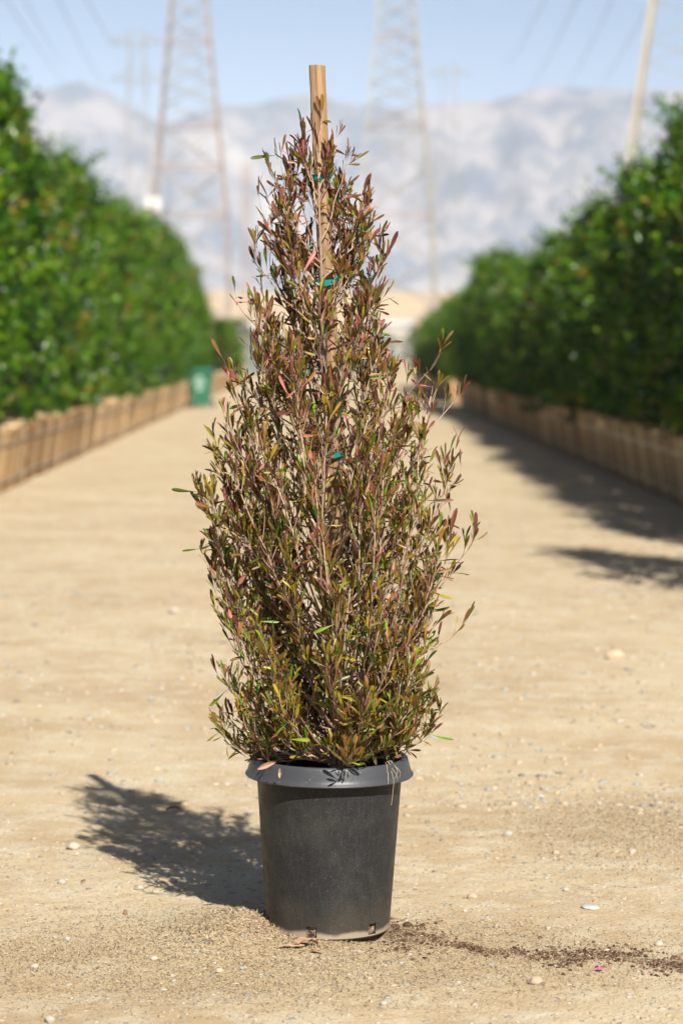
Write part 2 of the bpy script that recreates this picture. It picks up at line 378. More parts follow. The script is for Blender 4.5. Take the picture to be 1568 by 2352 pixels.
nt.links.new(base, p.inputs['Base Color']); p.inputs['Specular IOR Level'].default_value = .22
rr = ramp(nt, noise(nt, 25, 5, v, .7), .3, .7, (.36,)*3, (.6,)*3); nt.links.new(rr, p.inputs['Roughness'])
bump(nt, p, noise(nt, 260, 3, v), .12, .001)
def hole_angle(u, v):
    g = at(u, v, PY-.15); return math.atan2(g.y-PY, g.x-PX)
ha = [(math.asin(max(-1, min(1, (at(u, 2140, PY-.15).x-PX)/RB))), wd) for u, wd in ((715, .0155), (853, .0145))]
holes = [(-math.pi/2+a, wd/RB) for a, wd in ha]+[(-math.pi/2+a+math.pi*k/3*1.0, .015/RB) for a, wd in ha[:1] for k in (-1, 3, 2, 4)]
zr = [0, .004, .012, .022, .034, .036, .06, .1, .15, .2, .25, .3, .35, .385, .40]
V = []; Fq = []
for z in zr:
    r = RB+(RT-RB)*(z/.40); r -= .006*max(0, 1-z/.004)*.6
    r += .0015 if z < .012 else 0
    for k in range(NS):
        g = 2*math.pi*k/NS; V.append((r*math.cos(g), r*math.sin(g), z))
for i in range(len(zr)-1):
    for k in range(NS):
        g = 2*math.pi*(k+.5)/NS; zc = (zr[i]+zr[i+1])/2
        if .001 < zc < .034 and i >= 1 and any(abs((g-a+math.pi) % (2*math.pi)-math.pi) < hw for a, hw in holes): continue
        Fq.append((i*NS+k, i*NS+(k+1) % NS, (i+1)*NS+(k+1) % NS, (i+1)*NS+k))
# floor of the pot
V.append((0, 0, .004)); cz = len(V)-1
for k in range(NS): Fq.append((cz, (k+1) % NS, k))
me = bpy.data.meshes.new('pot_wall'); me.from_pydata(V, [], Fq); me.materials.append(m_pot)
me.polygons.foreach_set('use_smooth', [True]*len(Fq)); me.update()
wall = link('pot_wall', me, pot); md = wall.modifiers.new('thick', 'SOLIDIFY'); md.thickness = .0028; md.offset = -1
md = wall.modifiers.new('split', 'EDGE_SPLIT'); md.split_angle = R(50)
# rim
prof = [(.183, .400), (.184, .436), (.187, .4405), (.191, .4425), (.195, .4425), (.1985, .440), (.2005, .435), (.2035, .424), (.207, .411), (.2105, .401), (.2135, .399), (.2145, .3965), (.2125, .394), (.209, .3955), (.2045, .404), (.2, .417), (.1965, .428), (.192, .432), (.1885, .425), (.1875, .400)]
V = []; Fq = []
for r, z in prof:
    for k in range(NS):
        g = 2*math.pi*k/NS; wob = 1+.004*math.sin(2*g+1)+.0018*math.sin(5*g)
        V.append((r*wob*math.cos(g), r*wob*math.sin(g), z))
for i in range(len(prof)-1):
    for k in range(NS): Fq.append((i*NS+k, (i+1)*NS+k, (i+1)*NS+(k+1) % NS, i*NS+(k+1) % NS))
m_rim = simple('grey_rim_plastic', (.042, .044, .048), .42, spec=.32, var=.35, scale=14, b=.1)
ntr = m_rim.node_tree; pr = ntr.nodes['Principled BSDF']; src = pr.inputs['Base Color'].links[0].from_socket
vr = ntr.nodes.new('ShaderNodeTexVoronoi'); vr.inputs['Scale'].default_value = 130; ntr.links.new(coord(ntr), vr.inputs['Vector'])
srr = ntr.nodes.new('ShaderNodeSeparateColor'); ntr.links.new(vr.outputs['Color'], srr.inputs[0])
mr = N(ntr, 'ShaderNodeMath', operation='MULTIPLY'); ntr.links.new(ramp(ntr, vr.outputs['Distance'], .06, .15, (1,)*3, (0,)*3), mr.inputs[0]); ntr.links.new(ramp(ntr, srr.outputs[1], .84, .92), mr.inputs[1])
ntr.links.new(mix(ntr, mr.outputs[0], src, (.4, .35, .28)), pr.inputs['Base Color'])
me = bpy.data.meshes.new('rim'); me.from_pydata(V, [], Fq); me.materials.append(m_rim)
me.polygons.foreach_set('use_smooth', [True]*len(Fq)); me.update(); link('rim', me, pot)
# soil inside the pot : lumpy column
m_in, nt, p = new_mat('root_ball_soil'); v = coord(nt)
c = mix(nt, ramp(nt, noise(nt, 55, 5, v, .7), .42, .62), (.05, .03, .018), (.36, .25, .14)); nt.links.new(c, p.inputs['Base Color']); p.inputs['Roughness'].default_value = 1
bump(nt, p, noise(nt, 60, 5, v, .7), .9, .02)
SOILZ = .375; V = []; Fq = []; zz = [.006, .02, .035, .1, .2, .3, SOILZ]
for z in zz:
    for k in range(72):
        g = 2*math.pi*k/72; r = RB+(RT-RB)*(z/.40)-.0065-.003*random.random(); V.append((r*math.cos(g), r*math.sin(g), z))
for rr_ in (.15, .1, .05):
    for k in range(72):
        g = 2*math.pi*k/72; V.append((rr_*math.cos(g), rr_*math.sin(g), SOILZ+random.uniform(0, .012)+(.15-rr_)*.1))
V.append((0, 0, SOILZ+.02)); nr = len(zz)+3
for i in range(nr-1):
    for k in range(72): Fq.append((i*72+k, i*72+(k+1) % 72, (i+1)*72+(k+1) % 72, (i+1)*72+k))
for k in range(72): Fq.append(((nr-1)*72+k, (nr-1)*72+(k+1) % 72, len(V)-1))
me = bpy.data.meshes.new('soil'); me.from_pydata(V, [], Fq); me.materials.append(m_in); me.update(); link('soil', me, pot)

# ---------------------------------------------------------------- shrub
T0 = Vector((at(776, 1756, PY).x, PY, SOILZ+.012))
axis = [(776, 1756), (779, 1650), (776, 1560), (765, 1480), (752, 1400), (738, 1300), (742, 1150), (748, 1000), (750, 900), (745, 760), (738, 620), (733, 470), (731, 330)]
axp = [at(u, v, PY) for u, v in axis]
for i, q in enumerate(axp): q.y = PY-.028*math.sin(min(1, i/8)*math.pi)-.030*(i/12)
def axis_at(z):
    if z <= axp[0].z: return axp[0].copy()
    for a, b in zip(axp, axp[1:]):
        if z <= b.z: return a.lerp(b, (z-a.z)/(b.z-a.z))
    return axp[-1].copy()
prof_px = [(1735, 575, 935), (1700, 548, 962), (1650, 536, 978), (1600, 526, 984), (1500, 518, 992), (1450, 512, 1010), (1400, 512, 1015), (1320, 498, 1020), (1250, 505, 1020), (1180, 500, 1015), (1120, 495, 1015), (1050, 515, 1015), (980, 525, 1015), (920, 542, 1000), (860, 552, 975), (800, 580, 915), (730, 590, 890), (660, 590, 875), (600, 598, 868), (540, 605, 860), (490, 615, 840), (440, 630, 805), (400, 655, 785), (360, 680, 765), (320, 710, 752)]
prof3 = [(at(753, v, PY).z, at(a, v, PY).x, at(b, v, PY).x) for v, a, b in prof_px]
ZTOP = prof3[-1][0]
def env(z, ca):
    if z <= prof3[0][0]: L, Rr = prof3[0][1:]
    elif z >= ZTOP: L, Rr = prof3[-1][1:]
    else:
        for a, b in zip(prof3, prof3[1:]):
            if z <= b[0]:
                t = (z-a[0])/(b[0]-a[0]); L = a[1]+(b[1]-a[1])*t; Rr = a[2]+(b[2]-a[2])*t; break
    ax = axis_at(z).x; l, r = ax-L, Rr-ax
    f = (ca+1)/2; k_ = max(0, min(1, (z-1.35)/.45)); l *= 1.07-.17*k_; r *= 1.05-.07*k_
    return max(.01, l*(1-f)+r*f)
shrub = tag(empty('potted_shrub', T0), 'bronze and purple leaved staked shrub growing in the black pot', 'shrub')
def rel(p): return Vector(p)-T0
m_bark = vcol('twig_bark', .75, .25, var=.3, scale=90, bumps=.3)
m_leaf, nt, p = new_mat('bronze_leaf')
a = attr(nt, 'Col'); geo = nt.nodes.new('ShaderNodeNewGeometry')
back = mix(nt, 1.0, a.outputs['Color'], (1.25, 1.35, 1.2), 'MULTIPLY')
c = mix(nt, geo.outputs['Backfacing'], a.outputs['Color'], back)
nz = noise(nt, 70, 4, coord(nt)); c = mix(nt, 1.0, c, ramp(nt, nz, .3, .6, (.78,)*3, (1.08,)*3), 'MULTIPLY')
nt.links.new(c, p.inputs['Base Color']); p.inputs['Roughness'].default_value = .38; p.inputs['Specular IOR Level'].default_value = .32
tr = nt.nodes.new('ShaderNodeBsdfTranslucent'); ms = nt.nodes.new('ShaderNodeMixShader'); ms.inputs[0].default_value = .08
nt.links.new(mix(nt, 1.0, c, (1.6, 1.3, .6), 'MULTIPLY'), tr.inputs[0]); nt.links.new(p.outputs[0], ms.inputs[1]); nt.links.new(tr.outputs[0], ms.inputs[2])
nt.links.new(ms.outputs[0], nt.nodes['Material Output'].inputs[0])

rs = random.Random(5)
leafV = []; leafF = []; leafC = []
ST = [(0, .07), (.22, .2), (.48, .68), (.70, 1.0), (.90, .88), (1, .28)]
PAL = {'olive': (.165, .120, .010), 'green': (.07, .135, .01), 'deep_shade': (.02, .028, .006), 'bronze': (.13, .064, .010), 'purple': (.078, .02, .018), 'pink': (.24, .075, .07), 'dry': (.30, .18, .11)}
def leaf(p, d, nrm, L, W, hgt):
    d = d.normalized(); nrm = (nrm-d*nrm.dot(d)); nrm = nrm.normalized() if nrm.length > 1e-4 else d.orthogonal().normalized()
    s = d.cross(nrm); bend = rs.gauss(.0, .2)*L; sb = rs.gauss(0, .12)*L; fold = rs.uniform(.15, .75); tw = rs.gauss(0, .5)
    t = hgt
    ks = list(PAL); wts = [.22*(1-t)+.12, .16*(1-t)+.06, .22, .26, .06+.36*t, .015+.17*t, .02]  # big share of darkest green also imitates shaded leaves facing away
    k = rs.choices(ks, wts)[0]; base = Vector(PAL[k])*rs.uniform(.5, 1.35)
    k2 = rs.choices(['olive', 'bronze', 'green', 'purple'], [3, 3, 1, 1])[0]; base = base.lerp(Vector(PAL[k2]), rs.uniform(0, .35))
    tip = base.lerp(Vector(PAL['pink']), rs.choice([0, 0, 0, .12, .5])) ; b = len(leafV)
    for i, (u, wd) in enumerate(ST):
        q = p+d*(L*u)+nrm*(bend*u*u)+s*(sb*u*u); ss = s*math.cos(tw*u)+nrm*math.sin(tw*u); nn = nrm*math.cos(tw*u)-s*math.sin(tw*u)
        hw = W*.5*wd; cc = base.lerp(tip, u*u); c2 = cc*rs.uniform(1.05, 1.3)
        leafV.extend([q+ss*hw+nn*hw*fold, q.copy(), q-ss*hw+nn*hw*fold]); leafC.extend([cc, c2, cc])
        if i:
            o = b+i*3; leafF.extend([(o-3, o-2, o+1, o), (o-2, o-1, o+2, o+1)])
bcols = [(.42, .29, .20), (.33, .20, .13), (.26, .15, .11), (.46, .34, .24)]
BR = []
def curve(p0, p1, p2, n):
    return [p0*((1-t)**2)+p1*(2*t*(1-t))+p2*(t*t) for t in [i/n for i in range(n+1)]]
def hgt(p): return max(0, min(1, (p.z-.5)/1.45))
def twig(mb, p, d, L, r, nl, col):
    up = Vector((0, 0, 1)); d = d.normalized(); e = p+d*L*.55+up*L*.4*rs.uniform(.3, 1.1)+Vector((rs.gauss(0, .12), rs.gauss(0, .12), rs.gauss(0, .08)))*L
    pts = curve(p, p+d*L*.5, e, 4); mb.tube(pts, [r, r*.85, r*.7, r*.55, r*.35], 4, col)
    for i in range(nl):
        t = 1-(i/nl)**1.25*.78 if i else 1
        k = min(3.999, t*4); a = int(k); q = pts[a].lerp(pts[a+1], k-a); tg = (pts[a+1]-pts[a]).normalized()
        g = i*2.4+rs.uniform(-.5, .5); o1 = tg.orthogonal().normalized(); o2 = tg.cross(o1); side = o1*math.cos(g)+o2*math.sin(g)
        sp = rs.uniform(.06, .42) if i else .1
        dd = tg+side*sp+up*rs.uniform(.1, .6)
        if rs.random() < .13: dd = tg*.3+side*1.0+Vector((rs.gauss(0, .3), rs.gauss(0, .3), rs.uniform(-.6, .3)))
        Lf = rs.triangular(.02, .060, .040)*(1 if rs.random() > .12 else 1.3)*(0.85 if t < .4 else 1)
        nr_ = side*-.6+Vector((rs.gauss(0, .6), rs.gauss(0, .6), rs.gauss(0, .4)))
        leaf(q, dd, nr_, Lf, Lf*rs.uniform(.12, .185), hgt(q))
def main_branch(p0, tip, rad, ntw, ctl=None, sparse=1.0):
    mb = MB(); col = rs.choice(bcols); up = Vector((0, 0, 1)); out = tip-p0; hz = Vector((out.x, out.y, 0)); L = out.length
    if ctl is None: ctl = p0+hz*rs.uniform(.5, .7)+up*out.z*rs.uniform(.22, .42)
    j = Vector((rs.gauss(0, .03), rs.gauss(0, .03), rs.gauss(0, .02)))*L*2
    pts = curve(p0, ctl+j, tip, 8); n = len(pts)
    pts = [q+Vector((rs.gauss(0, .0025), rs.gauss(0, .0025), rs.gauss(0, .0025))) if 0 < i < n-1 else q for i, q in enumerate(pts)]
    mb.tube(pts, [rad*(1-.72*i/(n-1)) for i in range(n)], 5, col)
    for i in range(ntw):
        t = rs.uniform(.38, 1.0)**.8 if i else 1.0
        k = min(n-1.001, t*(n-1)); a = int(k); q = pts[a].lerp(pts[a+1], k-a); tg = (pts[a+1]-pts[a]).normalized()
        o1 = tg.orthogonal().normalized(); o2 = tg.cross(o1); g = rs.uniform(0, 6.28)
        d = tg*1.0+up*.25+(o1*math.cos(g)+o2*math.sin(g))*(rs.uniform(.35, .85) if i else .1)
        LL = rs.uniform(.04, .12)*(1.1-.4*t)*min(1, .45+L*2.2)
        twig(mb, q, d, LL, rad*.3*rs.uniform(.8, 1.1), max(3, int(rs.randint(4, 7)*sparse)), col if rs.random() < .7 else rs.choice(bcols))
    BR.append(mb)
zlo, zhi = axp[0].z+.015, ZTOP-.03
cnt = 0; gold = 2.39996; NB = 188; zs = []
zg = [zlo+(zhi-zlo)*i/400 for i in range(401)]; cw = [0]
for z in zg: cw.append(cw[-1]+(env(z, 0)/.26)**.85)
for i in range(NB):
    tg_ = (i+rs.uniform(.1, .9))/NB*cw[-1]; zs.append(next(z for z, c_ in zip(zg, cw[1:]) if c_ >= tg_))
zs.sort(); zt_clear = at(0, 640, PY).z
for i, zt in enumerate(zs):
    phi = i*gold+rs.uniform(-.35, .35)
    if zt > zt_clear and math.sin(phi) < -.5: phi += 1.5*(1 if math.cos(phi) > 0 else -1)
    ca, sa = math.cos(phi), math.sin(phi); Re = env(zt, ca)
    rt = Re*(.42+.62*rs.random()**.45)-.006; rt = max(.012, rt); ax = axis_at(zt)
    tip = Vector((ax.x+ca*rt, ax.y+sa*rt*.95, zt)); rise = rt*rs.uniform(.9, 2.1)+.05
    p0 = axis_at(max(zlo-.01, zt-rise)); main_branch(p0, tip, .0022+.0024*min(1, rise/.4), 9+int(9*min(1, Re/.22)), sparse=1.0)
def special(uv, v0, depth=0.0, ntw=6, ctl=None):
    tip = at(*uv, PY+depth); p0 = axis_at(at(0, v0, PY).z); main_branch(p0, tip, .0032, ntw)
for uv, v0, dp, nt_ in [((1040, 925), 1180, -.05, 7), ((1045, 1105), 1340, .02, 7), ((1075, 1262), 1420, -.04, 6), ((1025, 1200), 1420, .05, 5), ((1040, 1460), 1560, 0, 5),
                        ((1000, 1660), 1700, -.03, 5), ((465, 1150), 1330, -.03, 8), ((485, 1195), 1350, .03, 7), ((488, 1315), 1430, -.02, 8), ((535, 865), 1010, 0, 8),
                        ((985, 850), 1060, .03, 8), ((560, 720), 830, .02, 5), ((525, 1440), 1560, .03, 6), ((525, 1580), 1680, 0, 6), ((530, 1700), 1745, -.05, 9), ((975, 1700), 1745, -.06, 9)]:
    special(uv, v0, dp, nt_)
for (u, v), v0, n in [((645, 375), 620, 4), ((700, 345), 520, 2), ((765, 345), 440, 2), ((790, 395), 560, 3), ((845, 510), 700, 5), ((885, 610), 800, 5), ((600, 480), 700, 6), ((590, 600), 760, 6), ((735, 300), 420, 2), ((720, 340), 480, 3), ((860, 560), 760, 5), ((625, 430), 660, 5)]:
    tip = at(u, v, PY-.03*rs.random()); main_branch(axis_at(at(0, v0, PY).z), tip, .0026, n)
# low skirt of leaves over the soil
for i in range(16):
    g = i/16*6.283+rs.uniform(-.2, .2); rr_ = rs.uniform(.13, .2); zt = rs.uniform(.43, .5)
    main_branch(axp[0]+Vector((0, 0, .01)), Vector((PX+math.cos(g)*rr_, PY+math.sin(g)*rr_, zt)), .0024, 9)
tm = MB(); tp = [axp[0]-Vector((0, 0, .02))]+axp
tm.tube([rel(q) for q in tp], [.0085, .0078, .0074, .007, .0068, .0066, .006, .0058, .0052, .0046, .004, .0034, .0026, .0016], 8, (.31, .215, .145))
tm.build('trunk', m_bark, shrub, True)
for mb in BR[:100]:
    mb.v = [tuple(Vector(q)-T0) for q in mb.v]; mb.build('branch', m_bark, shrub, True)
if len(BR) > 100:
    mb = MB()
    for b in BR[100:]:
        k = len(mb.v); mb.v += [tuple(Vector(q)-T0) for q in b.v]; mb.c += b.c; mb.f += [tuple(i+k for i in f) for f in b.f]
    o = mb.build('branch', m_bark, shrub, True); o['kind'] = 'stuff'
me = bpy.data.meshes.new('foliage'); me.from_pydata([tuple(q-T0) for q in leafV], [], leafF)
ca_ = me.color_attributes.new('Col', 'FLOAT_COLOR', 'POINT'); ca_.data.foreach_set('color', np.array([(c.x, c.y, c.z, 1) for c in leafC], dtype=np.float32).ravel())
me.materials.append(m_leaf); me.polygons.foreach_set('use_smooth', [True]*len(leafF)); me.update(); link('foliage', me, shrub)

# stake
m_wood, nt, p = new_mat('stake_wood'); v = coord(nt, (1, 1, .045))
wv = noise(nt, 210, 4, v, .6); wv2 = noise(nt, 42, 5, v, .6)
c = mix(nt, ramp(nt, wv2, .35, .65), (.235, .14, .068), (.33, .21, .11)); c = mix(nt, ramp(nt, wv, .3, .5, (.8,)*3, (0,)*3), c, (.15, .085, .04))
c = mix(nt, ramp(nt, noise(nt, 9, 4, coord(nt, (1, 1, .4))), .6, .72, (0,)*3, (.55,)*3), c, (.48, .34, .20))
nt.links.new(c, p.inputs['Base Color']); p.inputs['Roughness'].default_value = .75; p.inputs['Specular IOR Level'].default_value = .25
bump(nt, p, wv, .7, .004)
spx = [(727, 150), (733, 290), (739, 430), (748, 610), (758, 800), (766, 980), (769, 1200), (771, 1400), (774, 1600), (776, 1775)]
sp3 = [at(u, v, PY+.012) for u, v in spx]; SB = sp3[-1]
stake = MB(); sec = [];
for qx, qy in ((-1, -.55), (-.62, -.98), (.55, -1), (.95, -.62), (1, .9), (.55, 1), (-.9, 1)): sec.append((qx, qy))
hw = .0172; ang = R(-24); vs_ = []; fs_ = []; ns = len(sec)
fine = []
for a_, b_ in zip(sp3, sp3[1:]):
    for t in range(6): fine.append(a_.lerp(b_, t/6))
fine.append(sp3[-1])
for i, q in enumerate(fine):
    for j, (qx, qy) in enumerate(sec):
        jx = .0004*math.sin(i*1.7+j*2.1); X_, Y_ = qx*(hw+jx), qy*(hw+jx)
        vs_.append((q.x-SB.x+X_*math.cos(ang)-Y_*math.sin(ang), q.y-SB.y+X_*math.sin(ang)+Y_*math.cos(ang), q.z-SB.z))
for i in range(len(fine)-1):
    for j in range(ns): fs_.append((i*ns+j, (i+1)*ns+j, (i+1)*ns+(j+1) % ns, i*ns+(j+1) % ns))
fs_.append(tuple(range(ns))); fs_.append(tuple(reversed([(len(fine)-1)*ns+j for j in range(ns)])))
stake.add(vs_, fs_)
so_ = stake.build('wooden_stake', m_wood, loc=SB); tag(so_, 'tall weathered wooden stake rising through the middle of the shrub', 'stake')
bv = so_.modifiers.new('bev', 'BEVEL'); bv.width = .0016; bv.segments = 2; bv.limit_method = 'ANGLE'; bv.angle_limit = R(40)
# ties
m_tie, nt, p = new_mat('green_tape'); p.inputs['Base Color'].default_value = (.0, .22, .17, 1); p.inputs['Roughness'].default_value = .3
c = mix(nt, noise(nt, 60, 4, coord(nt)), (0, .10, .085), (.005, .24, .2)); nt.links.new(c, p.inputs['Base Color'])
def tie(u, v, wpx, label, tail=None):
    ctr = at(u, v, PY+.012); ax = Vector((ctr.x-.002, ctr.y-.006, ctr.z)); mb = MB(); n = 28; vs = []; fs = []
    rx = wpx*6.13/F/2+.0015; ry = .026
    for i in range(n):
        g = 2*math.pi*i/n; rip = .0007*math.sin(5*g)
        x = rx*math.copysign(abs(math.cos(g))**.8, math.cos(g)); y = ry*math.copysign(abs(math.sin(g))**.8, math.sin(g))
        ddz = .003*math.sin(g+.6)+rip; h = .0065+.0012*math.sin(3*g)
        for s_, k in ((1, h), (1, -h), (.965, -h), (.965, h)): vs.append((x*s_, y*s_, ddz+k))
    for i in range(n):
        a, b = i*4, ((i+1) % n)*4
        for k in range(4): fs.append((a+k, b+k, b+(k+1) % 4, a+(k+1) % 4))
    mb.add(vs, fs)
    o = mb.build('plant_tie', m_tie, loc=ax); tag(o, label, 'plant tie', 'green tape ties round the stake')
    if tail:
        t = MB(); e = Vector((rx*.8, -ry*.5, 0)); dx, dz = tail
        pts = [e, e+Vector((dx*.5, -.006, dz*.4)), e+Vector((dx, -.002, dz))]
        vs = []
        for i, q in enumerate(pts):
            wv_ = .0055; vs += [q+Vector((-wv_, 0, -.002*i)), q+Vector((wv_, -.002, .002*i)), q+Vector((wv_, .0005, .002*i)), q+Vector((-wv_, .001, -.002*i))]
        fs = []
        for i in range(2):
            for k in range(4): fs.append((i*4+k, i*4+(k+1) % 4, i*4+4+(k+1) % 4, i*4+4+k))
        fs += [(0, 3, 2, 1), (8, 9, 10, 11)]
        t.add(vs, fs); t.build('loose_end', m_tie, o)
    return o
tie(740, 407, 42, 'topmost green tape tie with an upright loose end', (.006, .03))
tie(749, 648, 46, 'green tape tie second from the top with a short loose end', (.012, .022))
tie(763, 915, 44, 'third green tape tie, half hidden in foliage')
tie(766, 1042, 44, 'lowest clearly seen green tape tie at mid shrub')
tie(772, 1475, 44, 'green tape tie low on the shrub near the pot')

# ---------------------------------------------------------------- litter pieces near the pot
m_dry = vcol('dry_leaf', .7, .25, var=.35, scale=80, trans=.1)
def dryleaf(u, v, Lm, Wm, rz, col, label, name='dry_leaf', lift=.006, curl=.25, cat='dry leaf'):
    g = gnd(u, v); mb = MB(); r = random.Random(int(u*7+v)); n = 9; vs = []; fs = []
    for side in (1, -1):
        for i in range(n):
            t = i/(n-1); wd = Wm*.5*math.sin(math.pi*min(1, t*.94+.06))**.8*(1+.18*r.uniform(-1, 1)); z0 = curl*Wm*math.sin(t*3.1)+.002*r.uniform(-1, 1)
            for k in (-1, 0, 1): vs.append((Lm*(t-.5), wd*k+.08*Wm*math.sin(4*t), z0+abs(k)*curl*Wm*.5+(0 if side > 0 else -.0009)))
    for s_, o in ((1, 0), (-1, n*3)):
        for i in range(n-1):
            for k in (0, 1):
                a = o+i*3+k; q = (a, a+3, a+4, a+1); fs.append(q if s_ < 0 else q[::-1])
    ring = [i*3 for i in range(n)]+[i*3+2 for i in reversed(range(n))]
    for i in range(len(ring)):
        a, b = ring[i], ring[(i+1) % len(ring)]; fs.append((a, b, b+n*3, a+n*3))
    mb.add(vs, fs, col); ob = mb.build(name, m_dry, loc=(g.x, g.y, float(gh(g.x, g.y))+lift)); ob.rotation_euler = (r.uniform(-.1, .1), r.uniform(-.1, .1), rz)
    return tag(ob, label, cat, 'dry leaves lying on the sand')
pk = (.42, .24, .15)
dryleaf(706, 2176, .06, .045, .5, pk, 'broad torn peach brown leaf flat in front of the pot')
dryleaf(728, 2190, .034, .018, -.5, pk, 'small peach brown leaf fragment right of the broad torn leaf')
dryleaf(665, 2180, .075, .012, .05, (.46, .3, .19), 'narrow dry brown leaf left of the broad torn leaf')
dryleaf(400, 1864, .05, .016, .1, (.33, .1, .05), 'curled reddish dry leaf lying in the plant shadow', lift=.008, curl=.5)
dryleaf(192, 2024, .014, .007, .6, (.2, .03, .02), 'tiny dark red leaf left of the pot')
dryleaf(980, 1886, .014, .009, .2, (.2, .16, .06), 'tiny dark leaf in the gravel right of the pot')
dryleaf(550, 2122, .014, .006, .2, (.08, .2, .05), 'tiny green leaf scrap on the chips left of the pot')
dryleaf(1005, 2120, .03, .003, .4, (.2, .13, .07), 'thin dark dry sprig on the sand right of the pot')
dryleaf(1340, 2040, .035, .003, -.2, (.3, .2, .1), 'thin brown twig lying far right of the pot')
# pink blossom
m_pink = simple('pink_petal', (.6, .09, .28), .5, var=.15, scale=40)
def blossom(u, v, s, npet, label, name='fallen_blossom'):
    g = gnd(u, v); mb = MB()
    for i in range(npet):
        a = i/npet*6.283+.3; d = Vector((math.cos(a), math.sin(a), .35)); sd_ = Vector((-math.sin(a), math.cos(a), 0))
        q = [Vector((0, 0, 0)), d*s*.55+sd_*s*.32, d*s, d*s*.55-sd_*s*.32]; q2 = [k-Vector((0, 0, .0006)) for k in q]
        mb.add(q+q2, [(0, 1, 2, 3), (7, 6, 5, 4), (0, 4, 5, 1), (1, 5, 6, 2), (2, 6, 7, 3), (3, 7, 4, 0)])
    o = mb.build(name, m_pink, loc=(g.x, g.y, float(gh(g.x, g.y))+.004)); return tag(o, label, 'blossom', 'pink petals on the ground')
blossom(1375, 2232, .012, 5, 'largest pink blossom fallen below the soil trail at lower right')
blossom(1396, 2232, .006, 2, 'small pink petal just right of the fallen pink blossom', 'fallen_petal')
blossom(1491, 2238, .005, 2, 'rightmost small pink petal near the soil trail', 'fallen_petal')
# dry roots over the rim
m_root = simple('dry_root', (.5, .38, .24), .8)
mb = MB()
for k in range(5):
    pts = []
    for i in range(9):
        t = i/8; a0 = R(-42+k*2.2+8*t*(k % 2)-4*t); rr_ = .19+.024*min(1, t*1.6)+.003*math.sin(k+i); z = .447-.055*max(0, t-.1)**1.1-.02*(t**3)*(k == 2)*3
        pts.append((math.cos(a0)*rr_, math.sin(a0)*rr_+.0, z+.002*math.sin(3*i+k)))
    mb.tube(pts, .00045, 4)
tag(mb.build('dry_rootlets', m_root, loc=(PX, PY, 0)), 'tangle of thin dry rootlets draped over the right of the pot rim', 'roots')
# leaf hanging over the rim
def rimleaf(u, v, L, W, dz, label, col):
    q = at(u, v, PY-.2); mb = MB(); vs = []; n = 6
    for lay in (0, -.0007):
        for i in range(n):
            t = i/(n-1); wd = W*.5*math.sin(math.pi*(.12+.83*t))
            for k in (-1, 0, 1): vs.append((L*(t-.5), -.003*abs(k)+lay-.006*t*t, dz*(t-.5)+k*wd))
    fs = []
    for lay in (0, n*3):
        for i in range(n-1):
            for k in (0, 1): a = lay+i*3+k; fs.append((a, a+3, a+4, a+1))
    mb.add(vs, fs, col); return tag(mb.build('dry_leaf', m_dry, loc=q), label, 'dry leaf', 'dry leaves caught on the pot rim')
rimleaf(613, 1757, .045, .014, .018, 'pinkish dry leaf laid across the left of the pot rim', (.42, .25, .18))
rimleaf(643, 1775, .008, .026, .004, 'small shrivelled tan leaf hanging on the front left of the rim', (.5, .35, .22))

# ---------------------------------------------------------------- planter boxes and hedge trees
m_plank = vcol('box_wood', .8, .2, var=.4, scale=14, bumps=.3)
m_strap = simple('steel_strap', (.42, .38, .33), .45, .6)
m_boxsoil = simple('box_soil', (.09, .06, .04), .95, b=.5)
def make_box(seed):
    r = random.Random(seed); mb = MB(); H = .70; wt, wb = .56, .465; npk = 6
    for s_ in range(4):
        M = Matrix.Rotation(s_*math.pi/2, 3, 'Z')
        for k in range(npk):
            f0, f1 = k/npk, (k+1)/npk; g = .036+r.uniform(-.014, .018); top = H+r.uniform(-.045, .02)
            col = Vector((.48, .26, .10)).lerp(Vector((.60, .45, .26)), r.random())*r.uniform(.5, 1.25)
            vs = []
            for z, w_ in ((.03, wb), (top, wt)):
                for f in (f0, f1):
                    x = -w_+2*w_*f+(g if f == f0 else -g)*.5
                    for dep in (0, -.022): vs.append(M @ Vector((x, -(w_+dep-.0), z)))
            mb.add(vs, [(0, 2, 6, 4), (1, 5, 7, 3), (0, 4, 5, 1), (2, 3, 7, 6), (0, 1, 3, 2), (4, 6, 7, 5)], tuple(col))
    # skids
    for y_ in (-.35, .35): mb.box((0, y_, .015), (.96, .08, .03), (.4, .25, .13))
    st = MB()
    for z in (.13, .52):
        w_ = wb+(wt-wb)*(z/H)+.004
        for s_ in range(4):
            M = Matrix.Rotation(s_*math.pi/2, 3, 'Z'); c_ = M @ Vector((0, -w_, 0)); st.box((c_.x, c_.y, z), (2*w_+.004, .003, .02), M=M)
    so2 = MB(); so2.box((0, 0, .33), (2*wb-.06, 2*wb-.06, .58))
    return mb.mesh('planks', m_plank), st.mesh('steel_strap', m_strap), so2.mesh('soil', m_boxsoil)
BOX = [make_box(i) for i in range(4)]
m_hleaf = vcol('hedge_leaf', .27, .24, trans=.10, tcol=1.2)
m_trunk = simple('tree_bark', (.2, .15, .1), .85, b=.6, scale=12)
